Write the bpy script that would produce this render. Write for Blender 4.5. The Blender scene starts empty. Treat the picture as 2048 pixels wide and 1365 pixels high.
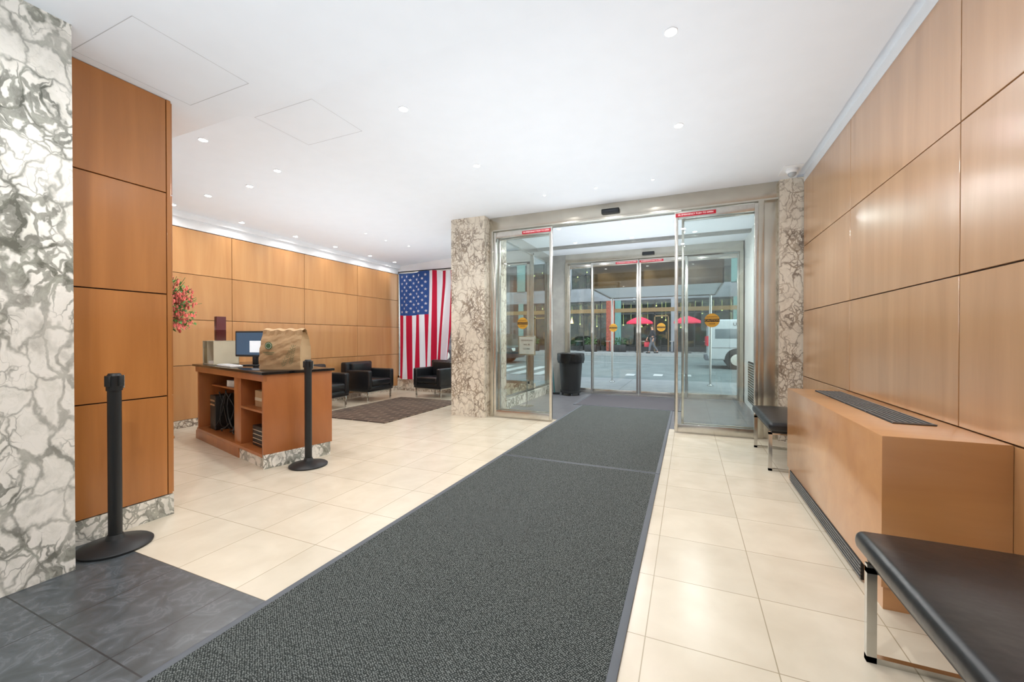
import bpy, bmesh, math, random
from mathutils import Vector, Matrix
random.seed(7)
S=bpy.context.scene
try:
    S.view_settings.view_transform='Standard'
    S.view_settings.look='None'
    S.view_settings.exposure=0.17
except Exception: pass
COL=S.collection
def C(h,a=1.0):
    h=h.lstrip('#'); r=[int(h[i:i+2],16)/255 for i in (0,2,4)]
    return tuple((c/12.92 if c<=0.04045 else ((c+0.055)/1.055)**2.4) for c in r)+(a,)
# ------------------------------------------------------------ materials
def newmat(name):
    m=bpy.data.materials.new(name); m.use_nodes=True
    nt=m.node_tree; b=nt.nodes['Principled BSDF']
    return m,nt,b
def N(nt,t,**kw):
    n=nt.nodes.new(t)
    for k,v in kw.items():
        if k in n.inputs.keys(): n.inputs[k].default_value=v
        else: setattr(n,k,v)
    return n
def L(nt,a,b): nt.links.new(a,b)
def ramp(nt,src,stops,interp='LINEAR'):
    r=nt.nodes.new('ShaderNodeValToRGB'); r.color_ramp.interpolation=interp
    e=r.color_ramp.elements
    e[0].position=stops[0][0]; e[0].color=stops[0][1]
    e[1].position=stops[-1][0]; e[1].color=stops[-1][1]
    for p,c in stops[1:-1]:
        x=e.new(p); x.color=c
    L(nt,src,r.inputs[0]); return r.outputs[0]
def mapping(nt,scale=(1,1,1),loc=(0,0,0)):
    tc=N(nt,'ShaderNodeTexCoord'); mp=N(nt,'ShaderNodeMapping')
    mp.inputs['Scale'].default_value=scale; mp.inputs['Location'].default_value=loc
    L(nt,tc.outputs['Object'],mp.inputs[0]); return mp.outputs[0]
def plain(name,col,rough=.5,metal=0,var=.06,vs=6,emit=0,bump=0,bs=60,coat=0):
    m,nt,b=newmat(name); c=C(col) if isinstance(col,str) else col
    v=mapping(nt)
    nz=N(nt,'ShaderNodeTexNoise',Scale=vs); L(nt,v,nz.inputs['Vector'])
    lo=tuple(x*(1-var) for x in c[:3])+(1,); hi=tuple(min(1,x*(1+var)) for x in c[:3])+(1,)
    o=ramp(nt,nz.outputs[0],[(.3,lo),(.7,hi)]); L(nt,o,b.inputs['Base Color'])
    b.inputs['Roughness'].default_value=rough; b.inputs['Metallic'].default_value=metal
    if coat: b.inputs['Coat Weight'].default_value=coat; b.inputs['Coat Roughness'].default_value=.15
    if emit:
        L(nt,o,b.inputs['Emission Color']); b.inputs['Emission Strength'].default_value=emit
    if bump:
        n2=N(nt,'ShaderNodeTexNoise',Scale=bs); L(nt,v,n2.inputs['Vector'])
        bp=N(nt,'ShaderNodeBump',Strength=bump); bp.inputs['Distance'].default_value=.01
        L(nt,n2.outputs[0],bp.inputs['Height']); L(nt,bp.outputs[0],b.inputs['Normal'])
    return m
def wood(name,c1,c2,rough=.35,coat=.25,sc=(9,9,.7),crough=.2,pv=.06,cior=1.5):
    m,nt,b=newmat(name); v=mapping(nt,sc)
    geo=N(nt,'ShaderNodeNewGeometry')
    add=N(nt,'ShaderNodeVectorMath',operation='ADD'); L(nt,v,add.inputs[0])
    mu=N(nt,'ShaderNodeMath',operation='MULTIPLY'); L(nt,geo.outputs['Random Per Island'],mu.inputs[0]); mu.inputs[1].default_value=40
    L(nt,mu.outputs[0],add.inputs[1])
    nz=N(nt,'ShaderNodeTexNoise',Scale=.8,Detail=6.0,Distortion=.8); L(nt,add.outputs[0],nz.inputs['Vector'])
    o=ramp(nt,nz.outputs[0],[(.28,C(c1)),(.72,C(c2))])
    f=N(nt,'ShaderNodeTexNoise',Scale=9.0,Detail=3.0); L(nt,add.outputs[0],f.inputs['Vector'])
    h=N(nt,'ShaderNodeHueSaturation'); L(nt,o,h.inputs['Color'])
    mr=N(nt,'ShaderNodeMapRange'); mr.inputs['To Min'].default_value=.96; mr.inputs['To Max'].default_value=1.03
    L(nt,f.outputs[0],mr.inputs['Value'])
    m2=N(nt,'ShaderNodeMapRange'); m2.inputs['To Min'].default_value=1-pv; m2.inputs['To Max'].default_value=1+pv
    L(nt,geo.outputs['Random Per Island'],m2.inputs['Value'])
    mm=N(nt,'ShaderNodeMath',operation='MULTIPLY'); L(nt,mr.outputs[0],mm.inputs[0]); L(nt,m2.outputs[0],mm.inputs[1])
    L(nt,mm.outputs[0],h.inputs['Value']); L(nt,h.outputs[0],b.inputs['Base Color'])
    b.inputs['Roughness'].default_value=rough
    b.inputs['Coat Weight'].default_value=coat; b.inputs['Coat Roughness'].default_value=crough; b.inputs['Coat IOR'].default_value=cior
    return m
def marble(name,base,base2,mid,vein,scale=7,dist=.25,th=.1,rough=.18,faint=.35,cloud=.5,cs=5):
    m,nt,b=newmat(name); v=mapping(nt,(1,1,.75))
    n1=N(nt,'ShaderNodeTexNoise',Scale=6.5,Detail=4.0,Roughness=.5); L(nt,v,n1.inputs['Vector'])
    sub=N(nt,'ShaderNodeVectorMath',operation='SUBTRACT'); L(nt,n1.outputs['Color'],sub.inputs[0]); sub.inputs[1].default_value=(.5,.5,.5)
    sc=N(nt,'ShaderNodeVectorMath',operation='SCALE'); L(nt,sub.outputs[0],sc.inputs[0]); sc.inputs['Scale'].default_value=dist
    ad=N(nt,'ShaderNodeVectorMath',operation='ADD'); L(nt,v,ad.inputs[0]); L(nt,sc.outputs[0],ad.inputs[1])
    vo=N(nt,'ShaderNodeTexVoronoi',feature='DISTANCE_TO_EDGE',Scale=scale); L(nt,ad.outputs[0],vo.inputs['Vector'])
    v2=N(nt,'ShaderNodeTexVoronoi',feature='DISTANCE_TO_EDGE',Scale=scale*2.2); L(nt,ad.outputs[0],v2.inputs['Vector'])
    n2=N(nt,'ShaderNodeTexNoise',Scale=3.6,Detail=3.0); L(nt,v,n2.inputs['Vector'])
    w=N(nt,'ShaderNodeMapRange'); w.inputs['From Min'].default_value=.36; w.inputs['From Max'].default_value=.66
    w.inputs['To Min'].default_value=-.01; w.inputs['To Max'].default_value=th; L(nt,n2.outputs[0],w.inputs['Value'])
    d=N(nt,'ShaderNodeMath',operation='SUBTRACT'); L(nt,vo.outputs['Distance'],d.inputs[0]); L(nt,w.outputs[0],d.inputs[1])
    f1=ramp(nt,d.outputs[0],[(0,(1,1,1,1)),(.03,(.5,.5,.5,1)),(.07,(0,0,0,1))])
    n3=N(nt,'ShaderNodeTexNoise',Scale=2.6,Detail=2.0); mp2=mapping(nt,(1,1,1),(5,3,2)); L(nt,mp2,n3.inputs['Vector'])
    w2=N(nt,'ShaderNodeMapRange'); w2.inputs['From Min'].default_value=.42; w2.inputs['From Max'].default_value=.64
    w2.inputs['To Min'].default_value=-.05; w2.inputs['To Max'].default_value=th*2.0; L(nt,n3.outputs[0],w2.inputs['Value'])
    d2=N(nt,'ShaderNodeMath',operation='SUBTRACT'); L(nt,v2.outputs['Distance'],d2.inputs[0]); L(nt,w2.outputs[0],d2.inputs[1])
    f2=ramp(nt,d2.outputs[0],[(0,(.85,.85,.85,1)),(.07,(0,0,0,1))])
    ms=N(nt,'ShaderNodeMapRange'); ms.inputs['From Min'].default_value=.38; ms.inputs['From Max'].default_value=.56; ms.inputs['To Min'].default_value=faint; ms.inputs['To Max'].default_value=.95
    L(nt,n3.outputs[0],ms.inputs['Value'])
    n4=N(nt,'ShaderNodeTexNoise',Scale=12.0,Detail=6.0,Roughness=.65); L(nt,ad.outputs[0],n4.inputs['Vector'])
    bc=ramp(nt,n4.outputs[0],[(.33,C(base2)),(.52,C(base))])
    vc=ramp(nt,n4.outputs[0],[(.40,C(vein)),(.60,C(mid))])
    mx=N(nt,'ShaderNodeMath',operation='MAXIMUM'); L(nt,f1,mx.inputs[0]); L(nt,f2,mx.inputs[1])
    mk=N(nt,'ShaderNodeMath',operation='MULTIPLY'); L(nt,mx.outputs[0],mk.inputs[0]); L(nt,ms.outputs[0],mk.inputs[1])
    n5=N(nt,'ShaderNodeTexNoise',Scale=cs,Detail=4.0,Roughness=.55,Distortion=.4); mp3=mapping(nt,(1,1,.8),(9,1,4)); L(nt,mp3,n5.inputs['Vector'])
    cl=ramp(nt,n5.outputs[0],[(.56,(0,0,0,1)),(.66,(cloud,cloud,cloud,1))])
    m4=N(nt,'ShaderNodeMath',operation='MAXIMUM'); L(nt,mk.outputs[0],m4.inputs[0]); L(nt,cl,m4.inputs[1])
    mix=N(nt,'ShaderNodeMix',data_type='RGBA'); L(nt,m4.outputs[0],mix.inputs[0]); L(nt,bc,mix.inputs[6]); L(nt,vc,mix.inputs[7])
    L(nt,mix.outputs[2],b.inputs['Base Color']); b.inputs['Roughness'].default_value=rough
    return m
def tiles(name,c1,c2,mortar,size,loc,rough=.2,ms=.003,swirl=None,nscale=5):
    m,nt,b=newmat(name); v=mapping(nt,(1,1,1),loc)
    nz=N(nt,'ShaderNodeTexNoise',Scale=nscale,Detail=7.0,Distortion=1.6 if swirl else .3); L(nt,v,nz.inputs['Vector'])
    if swirl:
        o=ramp(nt,nz.outputs[0],[(.35,C(c1)),(.55,C(c2)),(.60,C(swirl)),(.64,C(c2))])
    else: o=ramp(nt,nz.outputs[0],[(.3,C(c1)),(.7,C(c2))])
    br=N(nt,'ShaderNodeTexBrick'); br.offset=0; br.squash=1
    br.inputs['Scale'].default_value=1; br.inputs['Mortar Size'].default_value=ms; br.inputs['Mortar Smooth'].default_value=.1
    br.inputs['Brick Width'].default_value=size; br.inputs['Row Height'].default_value=size
    br.inputs['Color1'].default_value=(1,1,1,1); br.inputs['Color2'].default_value=(.93,.93,.93,1); br.inputs['Mortar'].default_value=(1,1,1,1)
    L(nt,v,br.inputs['Vector'])
    mu=N(nt,'ShaderNodeMix',data_type='RGBA',blend_type='MULTIPLY'); mu.inputs[0].default_value=1
    L(nt,o,mu.inputs[6]); L(nt,br.outputs['Color'],mu.inputs[7])
    mix=N(nt,'ShaderNodeMix',data_type='RGBA'); L(nt,br.outputs['Fac'],mix.inputs[0]); L(nt,mu.outputs[2],mix.inputs[6]); mix.inputs[7].default_value=C(mortar)
    L(nt,mix.outputs[2],b.inputs['Base Color']); b.inputs['Roughness'].default_value=rough
    return m
def carpet(name,c1,c2,scale=130):
    m,nt,b=newmat(name); v=mapping(nt,(1,1,1))
    rt=N(nt,'ShaderNodeVectorRotate'); rt.rotation_type='Z_AXIS'; rt.inputs['Angle'].default_value=.6; L(nt,v,rt.inputs['Vector'])
    vo=N(nt,'ShaderNodeTexVoronoi',Scale=scale); vo.inputs['Randomness'].default_value=.4; L(nt,rt.outputs[0],vo.inputs['Vector'])
    nz=N(nt,'ShaderNodeTexNoise',Scale=scale*1.6,Detail=2.0); L(nt,v,nz.inputs['Vector'])
    sb=N(nt,'ShaderNodeMath',operation='SUBTRACT'); L(nt,nz.outputs[0],sb.inputs[0]); L(nt,vo.outputs['Distance'],sb.inputs[1])
    o=ramp(nt,sb.outputs[0],[(-.0,C(c1)),(.06,C(c1)),(.33,C(c2))]); L(nt,o,b.inputs['Base Color'])
    b.inputs['Roughness'].default_value=.95; b.inputs['Specular IOR Level'].default_value=.15
    return m
def glassmat(name,tint='#ffffff',refl=.08,rough=.0,mx_=.5):
    m=bpy.data.materials.new(name); m.use_nodes=True; nt=m.node_tree; nt.nodes.clear()
    out=N(nt,'ShaderNodeOutputMaterial'); tr=N(nt,'ShaderNodeBsdfTransparent'); tr.inputs[0].default_value=C(tint)
    gl=N(nt,'ShaderNodeBsdfGlossy'); gl.inputs['Roughness'].default_value=rough
    lw=N(nt,'ShaderNodeLayerWeight',Blend=.25); mr=N(nt,'ShaderNodeMapRange'); mr.inputs['To Min'].default_value=refl; mr.inputs['To Max'].default_value=mx_
    pw=N(nt,'ShaderNodeMath',operation='POWER'); L(nt,lw.outputs['Facing'],pw.inputs[0]); pw.inputs[1].default_value=4
    L(nt,pw.outputs[0],mr.inputs['Value'])
    mx=N(nt,'ShaderNodeMixShader'); L(nt,mr.outputs[0],mx.inputs[0]); L(nt,tr.outputs[0],mx.inputs[1]); L(nt,gl.outputs[0],mx.inputs[2]); L(nt,mx.outputs[0],out.inputs[0])
    return m
def emis(name,col,st):
    m,nt,b=newmat(name); b.inputs['Base Color'].default_value=C(col); b.inputs['Emission Color'].default_value=C(col); b.inputs['Emission Strength'].default_value=st
    return m
M={}
M['ceil']=plain('ceiling_paint','#e4e8ee',.7,var=.01)
M['white']=plain('white_paint','#e9eaec',.5,var=.02)
M['woodR']=wood('honey_wood_panel','#b58453','#c69666',.3,1.0,crough=.22,pv=.05,cior=2.2)
M['woodL']=wood('amber_wood_panel','#a4672f','#bb7b3f',.36,.4,pv=.09,cior=1.6)
M['woodB']=wood('honey_wood_far_panel','#b88350','#c89661',.38,.4,pv=.08)
M['woodC']=wood('cabinet_wood','#bb824d','#c9925c',.32,.8,(.8,7,7),crough=.18,cior=1.8)
M['woodD']=wood('desk_wood','#9c5c30','#b1703e',.36,.25,(5,5,.8))
M['marbW']=marble('breccia_marble_white','#f2efe7','#e2e0d6','#9b9d91','#575950',7.0,.24,.07,faint=.55,cloud=.35,cs=6)
M['marbC']=marble('breccia_marble_cream','#e2dacb','#d3c9b8','#a89782','#6f6055',8.0,.26,.045,faint=.55,cloud=.25,cs=7)
M['slot']=plain('dark_reveal','#24180f',.8)
M['tile']=tiles('beige_limestone_tile','#cec3af','#d9cfbc','#a3977f',.457,(.155,-1.25,0),.25,.0022)
M['slate']=tiles('dark_slate_tile','#43494b','#50565a','#2d3133',.457,(.155,-1.25,0),.3,.003,'#60666a',9)
M['vest']=tiles('grey_vestibule_floor','#646569','#727378','#4c4c50',.457,(.155,-1.25,0),.3,.003)
M['mat']=carpet('charcoal_mat','#2c302f','#7a7f7d',125)
M['mat2']=carpet('plum_grey_mat','#434246','#77757a',125)
M['rubber']=plain('rubber_edge','#565b62',.6)
M['steel']=plain('brushed_steel','#d0cdc6',.22,.9,var=.06,vs=30)
M['steelD']=plain('brushed_steel_header','#c9c4b8',.25,.85,var=.08,vs=4)
M['chrome']=plain('chrome','#cfcfcc',.14,1,var=.02)
M['leather']=plain('black_leather','#1c1e21',.28,var=.15,vs=8,bump=.2,bs=14)
M['black']=plain('black_plastic','#1c1f21',.45,var=.1)
M['blackg']=plain('black_stone_counter','#101113',.15,var=.2,vs=30)
M['glass']=glassmat('clear_glass','#fafdfc',.06)
M['glassT']=glassmat('teal_glass','#a9bfbc',.05,mx_=.25)
M['red']=plain('red_sign','#c0102c',.5,emit=.05)
M['gold']=plain('gold_sticker','#b98a28',.4,emit=.05)
M['txtw']=plain('white_lettering','#f5f5f5',.5,emit=.3)
M['txtb']=plain('black_lettering','#151515',.6)
M['lens']=emis('downlight_lens','#fffdf6',12)
M['paperw']=plain('white_paper','#e9e9e6',.7)
M['cream']=plain('cream_metal','#cfc7ae',.5)
M['maroon']=plain('maroon_leatherette','#4a1416',.4)
M['kraft']=plain('kraft_paper','#b89b75',.85,var=.05)
M['green']=plain('green_print','#4a7350',.7)
M['pink']=plain('pink_plastic','#d06a80',.4)
M['screen']=emis('blue_screen','#3d566f',.4)
M['screenw']=emis('white_screen_window','#dfe6ec',.55)
# ------------------------------------------------------------ geometry helpers
def setmi(verts,mi):
    if mi:
        fs=set(f for v in verts for f in v.link_faces)
        for f in fs: f.material_index=mi
def bx(bm,x0,x1,y0,y1,z0,z1,bev=0,mi=0,seg=2,mtx=None):
    m=Matrix.Translation(((x0+x1)/2,(y0+y1)/2,(z0+z1)/2))@Matrix.Diagonal((abs(x1-x0),abs(y1-y0),abs(z1-z0),1))
    if mtx is not None: m=mtx@m
    r=bmesh.ops.create_cube(bm,size=1,matrix=m); vs=r['verts']; setmi(vs,mi)
    if bev:
        es=list(set(e for v in vs for e in v.link_edges))
        bmesh.ops.bevel(bm,geom=es,offset=bev,segments=seg,affect='EDGES',profile=.5)
def cyl(bm,p0,p1,r0,r1=None,seg=18,mi=0,caps=True):
    p0=Vector(p0);p1=Vector(p1); d=p1-p0
    if r1 is None:r1=r0
    q=Vector((0,0,1)).rotation_difference(d.normalized()).to_matrix().to_4x4()
    m=Matrix.Translation((p0+p1)/2)@q
    r=bmesh.ops.create_cone(bm,cap_ends=caps,segments=seg,radius1=r0,radius2=r1,depth=d.length,matrix=m); setmi(r['verts'],mi)
def sph(bm,c,r,mi=0,sc=(1,1,1),u=12,v=8):
    m=Matrix.Translation(c)@Matrix.Diagonal((sc[0],sc[1],sc[2],1))
    k=bmesh.ops.create_uvsphere(bm,u_segments=u,v_segments=v,radius=r,matrix=m); setmi(k['verts'],mi)
def lathe(bm,prof,c=(0,0,0),seg=28,mi=0):
    rings=[]
    for r,z in prof:
        rings.append([bm.verts.new((c[0]+max(r,1e-4)*math.cos(2*math.pi*i/seg),c[1]+max(r,1e-4)*math.sin(2*math.pi*i/seg),c[2]+z)) for i in range(seg)])
    for a,b in zip(rings,rings[1:]):
        for i in range(seg):
            f=bm.faces.new((a[i],a[(i+1)%seg],b[(i+1)%seg],b[i])); f.material_index=mi
    for rg,fl in ((rings[0],True),(rings[-1],False)):
        f=bm.faces.new(rg[::-1] if fl else rg); f.material_index=mi
def tube(bm,pts,r,seg=10,mi=0):
    for a,b in zip(pts,pts[1:]): cyl(bm,a,b,r,seg=seg,mi=mi)
    for p in pts[1:-1]: sph(bm,p,r,mi,u=seg,v=6)
def prism(bm,pts,y0,y1,mi=0,bev=0,seg=2):
    a=[bm.verts.new((x,y0,z)) for x,z in pts]; b=[bm.verts.new((x,y1,z)) for x,z in pts]
    n=len(pts); fs=[bm.faces.new(a[::-1]),bm.faces.new(b)]
    for i in range(n): fs.append(bm.faces.new((a[i],a[(i+1)%n],b[(i+1)%n],b[i])))
    for f in fs: f.material_index=mi
    if bev:
        bmesh.ops.bevel(bm,geom=list(set(e for v in a+b for e in v.link_edges)),offset=bev,segments=seg,affect='EDGES',profile=.5)
    return a,b
def quad(bm,pts,mi=0):
    f=bm.faces.new([bm.verts.new(p) for p in pts]); f.material_index=mi
def fin(name,bm,mats,parent=None,loc=(0,0,0),rot=(0,0,0),label=None,cat=None,kind=None,group=None,smooth=True,fixn=True):
    if fixn: bmesh.ops.recalc_face_normals(bm,faces=bm.faces)
    me=bpy.data.meshes.new(name); bm.to_mesh(me); bm.free()
    if not isinstance(mats,(list,tuple)): mats=[mats]
    for m in mats: me.materials.append(M[m] if isinstance(m,str) else m)
    if smooth:
        me.polygons.foreach_set('use_smooth',[True]*len(me.polygons))
        try: me.set_sharp_from_angle(angle=math.radians(38))
        except Exception: pass
    o=bpy.data.objects.new(name,me); COL.objects.link(o); o.location=loc; o.rotation_euler=rot
    if parent: o.parent=parent
    props(o,label,cat,kind,group); return o
def props(o,label=None,cat=None,kind=None,group=None):
    if label:o['label']=label
    if cat:o['category']=cat
    if kind:o['kind']=kind
    if group:o['group']=group
def root(name,loc,label,cat,rotz=0,kind=None,group=None):
    o=bpy.data.objects.new(name,None); o.empty_display_size=.1; COL.objects.link(o); o.location=loc; o.rotation_euler=(0,0,rotz)
    props(o,label,cat,kind,group); return o
def B(): return bmesh.new()
def box_part(name,mat,parent,*a,bev=0,seg=2,label=None,**k):
    bm=B(); bx(bm,*a,bev=bev,seg=seg); return fin(name,bm,mat,parent,label=label,**k)
def dup(r,loc,rotz=None,label=None):
    n=r.copy(); COL.objects.link(n); n.location=loc
    if rotz is not None: n.rotation_euler=(0,0,rotz)
    if label: n['label']=label
    def rec(src,dst):
        for c in list(src.children):
            k=c.copy(); COL.objects.link(k); k.parent=dst; rec(c,k)
    rec(r,n); return n
def text(body,size,mat,parent,loc,rot=(math.pi/2,0,0),name='lettering',al='CENTER',sx=1,ext=.0008):
    cu=bpy.data.curves.new('t','FONT'); cu.body=body; cu.size=size; cu.align_x=al; cu.align_y='CENTER'; cu.extrude=ext; cu.resolution_u=3
    t=bpy.data.objects.new('t',cu); COL.objects.link(t)
    dg=bpy.context.evaluated_depsgraph_get(); me=bpy.data.meshes.new_from_object(t.evaluated_get(dg))
    bpy.data.objects.remove(t); me.name=name; me.materials.clear(); me.materials.append(M[mat])
    o=bpy.data.objects.new(name,me); COL.objects.link(o); o.location=loc; o.rotation_euler=rot; o.scale=(sx,1,1); o.parent=parent
    return o
ST='structure'
CZ=3.04
def cz(x):
    return CZ if x>-3.35 else CZ-(-3.35-x)/(6.2-3.35)*.18
# ------------------------------------------------------------ floor
bm=B()
def fl(x0,x1,y0,y1,z,mi): quad(bm,[(x0,y0,z),(x1,y0,z),(x1,y1,z),(x0,y1,z)],mi)
fl(-6.4,1.4,-3.6,1.25,0,1); fl(-6.4,1.4,1.25,5.75,0,0); fl(-6.4,-2.86,5.75,7.8,0,0); fl(-2.86,1.4,5.75,8.9,0,2)
fin('floor',bm,['tile','slate','vest'],kind=ST,smooth=False,fixn=False,label='polished beige limestone tile floor with dark slate border')
# ------------------------------------------------------------ ceiling
bm=B()
def cp(x0,z0,x1,z1,y0,y1,top=3.3):
    prism(bm,[(x0,z0),(x1,z1),(x1,top),(x0,top)],y0,y1)
cp(-6.4,2.85,-3.35,CZ,1.93,7.9); cp(-3.35,CZ,1.13,CZ,1.93,5.6); cp(-3.35,CZ,-2.86,CZ,5.6,7.9); cp(-2.86,CZ,1.4,CZ,5.6,9.0)
cp(-6.4,2.81,1.4,2.81,-3.6,1.93)
bx(bm,1.12,1.4,1.93,5.6,3.075,3.3)
fin('ceiling',bm,'ceil',kind=ST,smooth=False,label='smooth white plaster ceiling with a dropped soffit')
hl=plain('hatch_line','#bdbec2',.8)
def hatch(x0,x1,y0,y1,z,n):
    bm=B(); w=.003
    for a in ((x0,x1,y0,y0+w),(x0,x1,y1-w,y1),(x0,x0+w,y0,y1),(x1-w,x1,y0,y1)): bx(bm,*a,z-.001,z+.001)
    fin('trim_%d'%n,bm,hl,kind=ST,label='thin outline of a ceiling access panel')
hatch(-3.16,-2.55,1.12,1.71,2.81,11); hatch(-3.32,-2.66,2.27,2.80,CZ,12)
# ------------------------------------------------------------ right wall
def panels(bm,axis,const,t,us,zs,g=.0035,flip=1):
    for a,b in zip(us,us[1:]):
        for c,d in zip(zs,zs[1:]):
            if axis=='x': bx(bm,min(const,const+t*flip),max(const,const+t*flip),a+g,b-g,c+g,d-g,bev=.0015,seg=1)
            else: bx(bm,a+g,b-g,min(const,const+t*flip),max(const,const+t*flip),c+g,d-g,bev=.0015,seg=1)
bm=B(); panels(bm,'x',1.2,.02,[-3.14,-1.69,-.24,1.21,2.66,4.11,5.56],[.03,.77,1.505,2.24,2.975])
fin('wall_right',bm,'woodR',kind=ST,label='honey wood panelled wall with satin sheen')
bm=B(); bx(bm,1.216,1.4,-3.6,5.6,0,2.98,mi=0); bx(bm,1.205,1.4,1.93,5.6,2.98,3.2,mi=1)
fin('wall_right_backing',bm,['slot','white'],kind=ST,smooth=False)
# ------------------------------------------------------------ left long wall
bm=B(); panels(bm,'x',-6.2,.02,[1.39,2.64,3.89,5.13,6.38,7.67],[.1,.83,1.45,2.07,2.68],flip=-1)
fin('wall_left',bm,'woodB',kind=ST,label='honey wood panelled lounge wall')
bm=B(); bx(bm,-6.4,-6.216,1.0,7.9,0,2.68); fin('wall_left_backing',bm,'slot',kind=ST,smooth=False)
bm=B(); bx(bm,-6.4,-6.19,1.5,7.9,2.685,2.95); bx(bm,-6.4,-6.12,1.5,7.9,2.80,2.95)
fin('trim_1',bm,'white',kind=ST,label='white cove band above wood wall',smooth=False)
bm=B(); bx(bm,-6.22,-6.185,1.6,7.67,0,.1); fin('baseboard_left',bm,'marbC',kind=ST,smooth=False)
bm=B()
panels(bm,'x',-3.23,.02,[1.03,1.6],[.14,.81,1.497,2.18,2.81],flip=-1)
panels(bm,'x',-3.23,.02,[1.6,1.627],[.14,2.81],flip=-1,g=.001)
panels(bm,'y',1.625,.02,[-4.2,-3.25],[.14,.81,1.497,2.18,2.81],flip=1)
fin('wall_divider',bm,'woodL',kind=ST,label='amber wood panelled wall end')
bm=B(); bx(bm,-4.2,-3.246,1.0,1.627,.14,2.81); fin('wall_divider_backing',bm,'slot',kind=ST,smooth=False)
bm=B(); bx(bm,-4.2,-3.225,1.0,1.63,0,.137); fin('baseboard_divider',bm,'marbW',kind=ST,smooth=False)
bm=B(); bx(bm,-6.4,-4.2,1.2,1.6,0,2.82); bx(bm,-6.4,-4.2,1.6,1.95,2.81,3.1); fin('wall_near',bm,'white',kind=ST,smooth=False)
bm=B(); bx(bm,-3.9,-2.91,-.6,1.03,0,2.81); fin('wall_column',bm,'marbW',kind=ST,smooth=False,label='white breccia marble column with grey veins')
bm=B(); bx(bm,-6.4,1.4,-3.7,-3.6,0,3.0); fin('wall_back',bm,'white',kind=ST,smooth=False)
bm=B(); bx(bm,-6.4,-6.2,-3.6,1.2,0,3.0); fin('wall_side',bm,'white',kind=ST,smooth=False)
# ------------------------------------------------------------ marble piers
bm=B(); bx(bm,-3.39,-2.81,5.45,6.25,0,CZ); fin('wall_pier',bm,'marbC',kind=ST,smooth=False,label='cream breccia marble pier')
bm=B(); bx(bm,.97,1.22,5.58,6.1,0,CZ); fin('wall_pier_right',bm,'marbC',kind=ST,smooth=False,label='cream breccia marble pier')
bm=B()
bx(bm,-6.4,-2.86,7.62,7.82,0,.28,mi=1)
bx(bm,-6.25,-2.86,7.64,7.74,2.72,2.98,mi=2)
for x in (-6.2,-4.5,-2.95): bx(bm,x-.03,x+.03,7.64,7.72,.28,2.74)
bx(bm,-6.2,-2.9,7.64,7.72,.28,.33); bx(bm,-6.2,-2.9,7.64,7.72,2.69,2.74)
fin('window_1',bm,['steel','marbC','white'],kind=ST,label='steel framed lobby street window')
bm=B(); bx(bm,-6.17,-2.95,7.67,7.68,.33,2.69); fin('window_2',bm,'glass',kind=ST)
bm=B(); bx(bm,-2.95,-2.8,6.25,8.8,0,.16,mi=1); bx(bm,-2.9,-2.84,6.25,8.8,2.86,CZ)
for y in (6.3,7.64,8.7): bx(bm,-2.9,-2.84,y-.025,y+.025,.16,2.9)
bx(bm,-2.9,-2.84,6.25,8.8,.16,.2)
fin('window_3',bm,['steel','marbW'],kind=ST)
bm=B(); bx(bm,-2.875,-2.865,6.3,8.75,.2,2.88); fin('window_4',bm,'glass',kind=ST)
bm=B(); bx(bm,.97,1.4,6.1,8.95,0,CZ); fin('wall_vestibule',bm,plain('pale_stone','#e8e9e8',.35,var=.05,vs=3),kind=ST,smooth=False)
bm=B(); bx(bm,.955,.975,6.5,8.1,.12,.8,mi=1)
for i in range(16): bx(bm,.948,.956,6.52,8.08,.14+i*.041,.14+i*.041+.022)
fin('trim_6',bm,['steelD','slot'],kind=ST,label='slatted grey metal wall grille')
bm=B(); bx(bm,-2.98,-2.5,8.75,9.05,0,CZ+.2); fin('wall_outer_pier',bm,plain('grey_stone','#9c9c98',.4,var=.1),kind=ST,smooth=False)
bm=B(); bx(bm,.9,1.4,8.95,9.05,0,CZ+.2); bx(bm,-9,1.4,7.85,8.0,3.0,5.5);bx(bm,-3,1.4,8.9,9.05,3.04,5.5); fin('wall_outside',bm,plain('grey_stone_b','#8c8c88',.4,var=.1),kind=ST,smooth=False)
# ------------------------------------------------------------ door assemblies
def header(n,x0,x1,y,z0,z1):
    bm=B(); bx(bm,x0,x1,y,y+.16,z0,z1,bev=.004); bx(bm,x0,x1,y-.012,y,z0,z0+.02); 
    fin('trim_%d'%n,bm,'steelD',kind=ST,label='brushed stainless steel automatic door header')
header(2,-2.83,.97,5.62,2.83,CZ-.001)
header(3,-2.5,.95,8.75,2.84,CZ-.001)
bm=B(); bx(bm,-2.83,-2.74,5.6,5.8,0,2.83,bev=.003); bx(bm,.76,.82,5.6,5.8,0,2.83,bev=.003); bx(bm,.82,.97,5.64,5.76,0,2.83,bev=.003)
fin('trim_4',bm,'steelD',kind=ST,label='stainless steel door jambs')
bm=B(); bx(bm,-2.5,-2.44,8.72,8.9,0,2.84); bx(bm,.89,.95,8.72,8.9,0,2.84); fin('trim_5',bm,'steelD',kind=ST)
def caution(parent,x,y,z,r=.085):
    bm=B(); cyl(bm,(x,y,z),(x,y-.003,z),r,seg=32); s=fin('caution_sticker',bm,'gold',parent,label='round gold caution sticker')
    bm2=B(); bx(bm2,x-r*.98,x+r*.98,y-.0045,y-.003,z-r*.22,z+r*.22); fin('sticker_band',bm2,'txtb',s)
    text('CAUTION',r*.42,'gold',s,(x,y-.006,z),ext=.0004)
    text('AUTOMATIC',r*.26,'txtb',s,(x,y-.0045,z+r*.5),ext=.0004)
    text('DOOR',r*.28,'txtb',s,(x,y-.0045,z-r*.5),ext=.0004)
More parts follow.
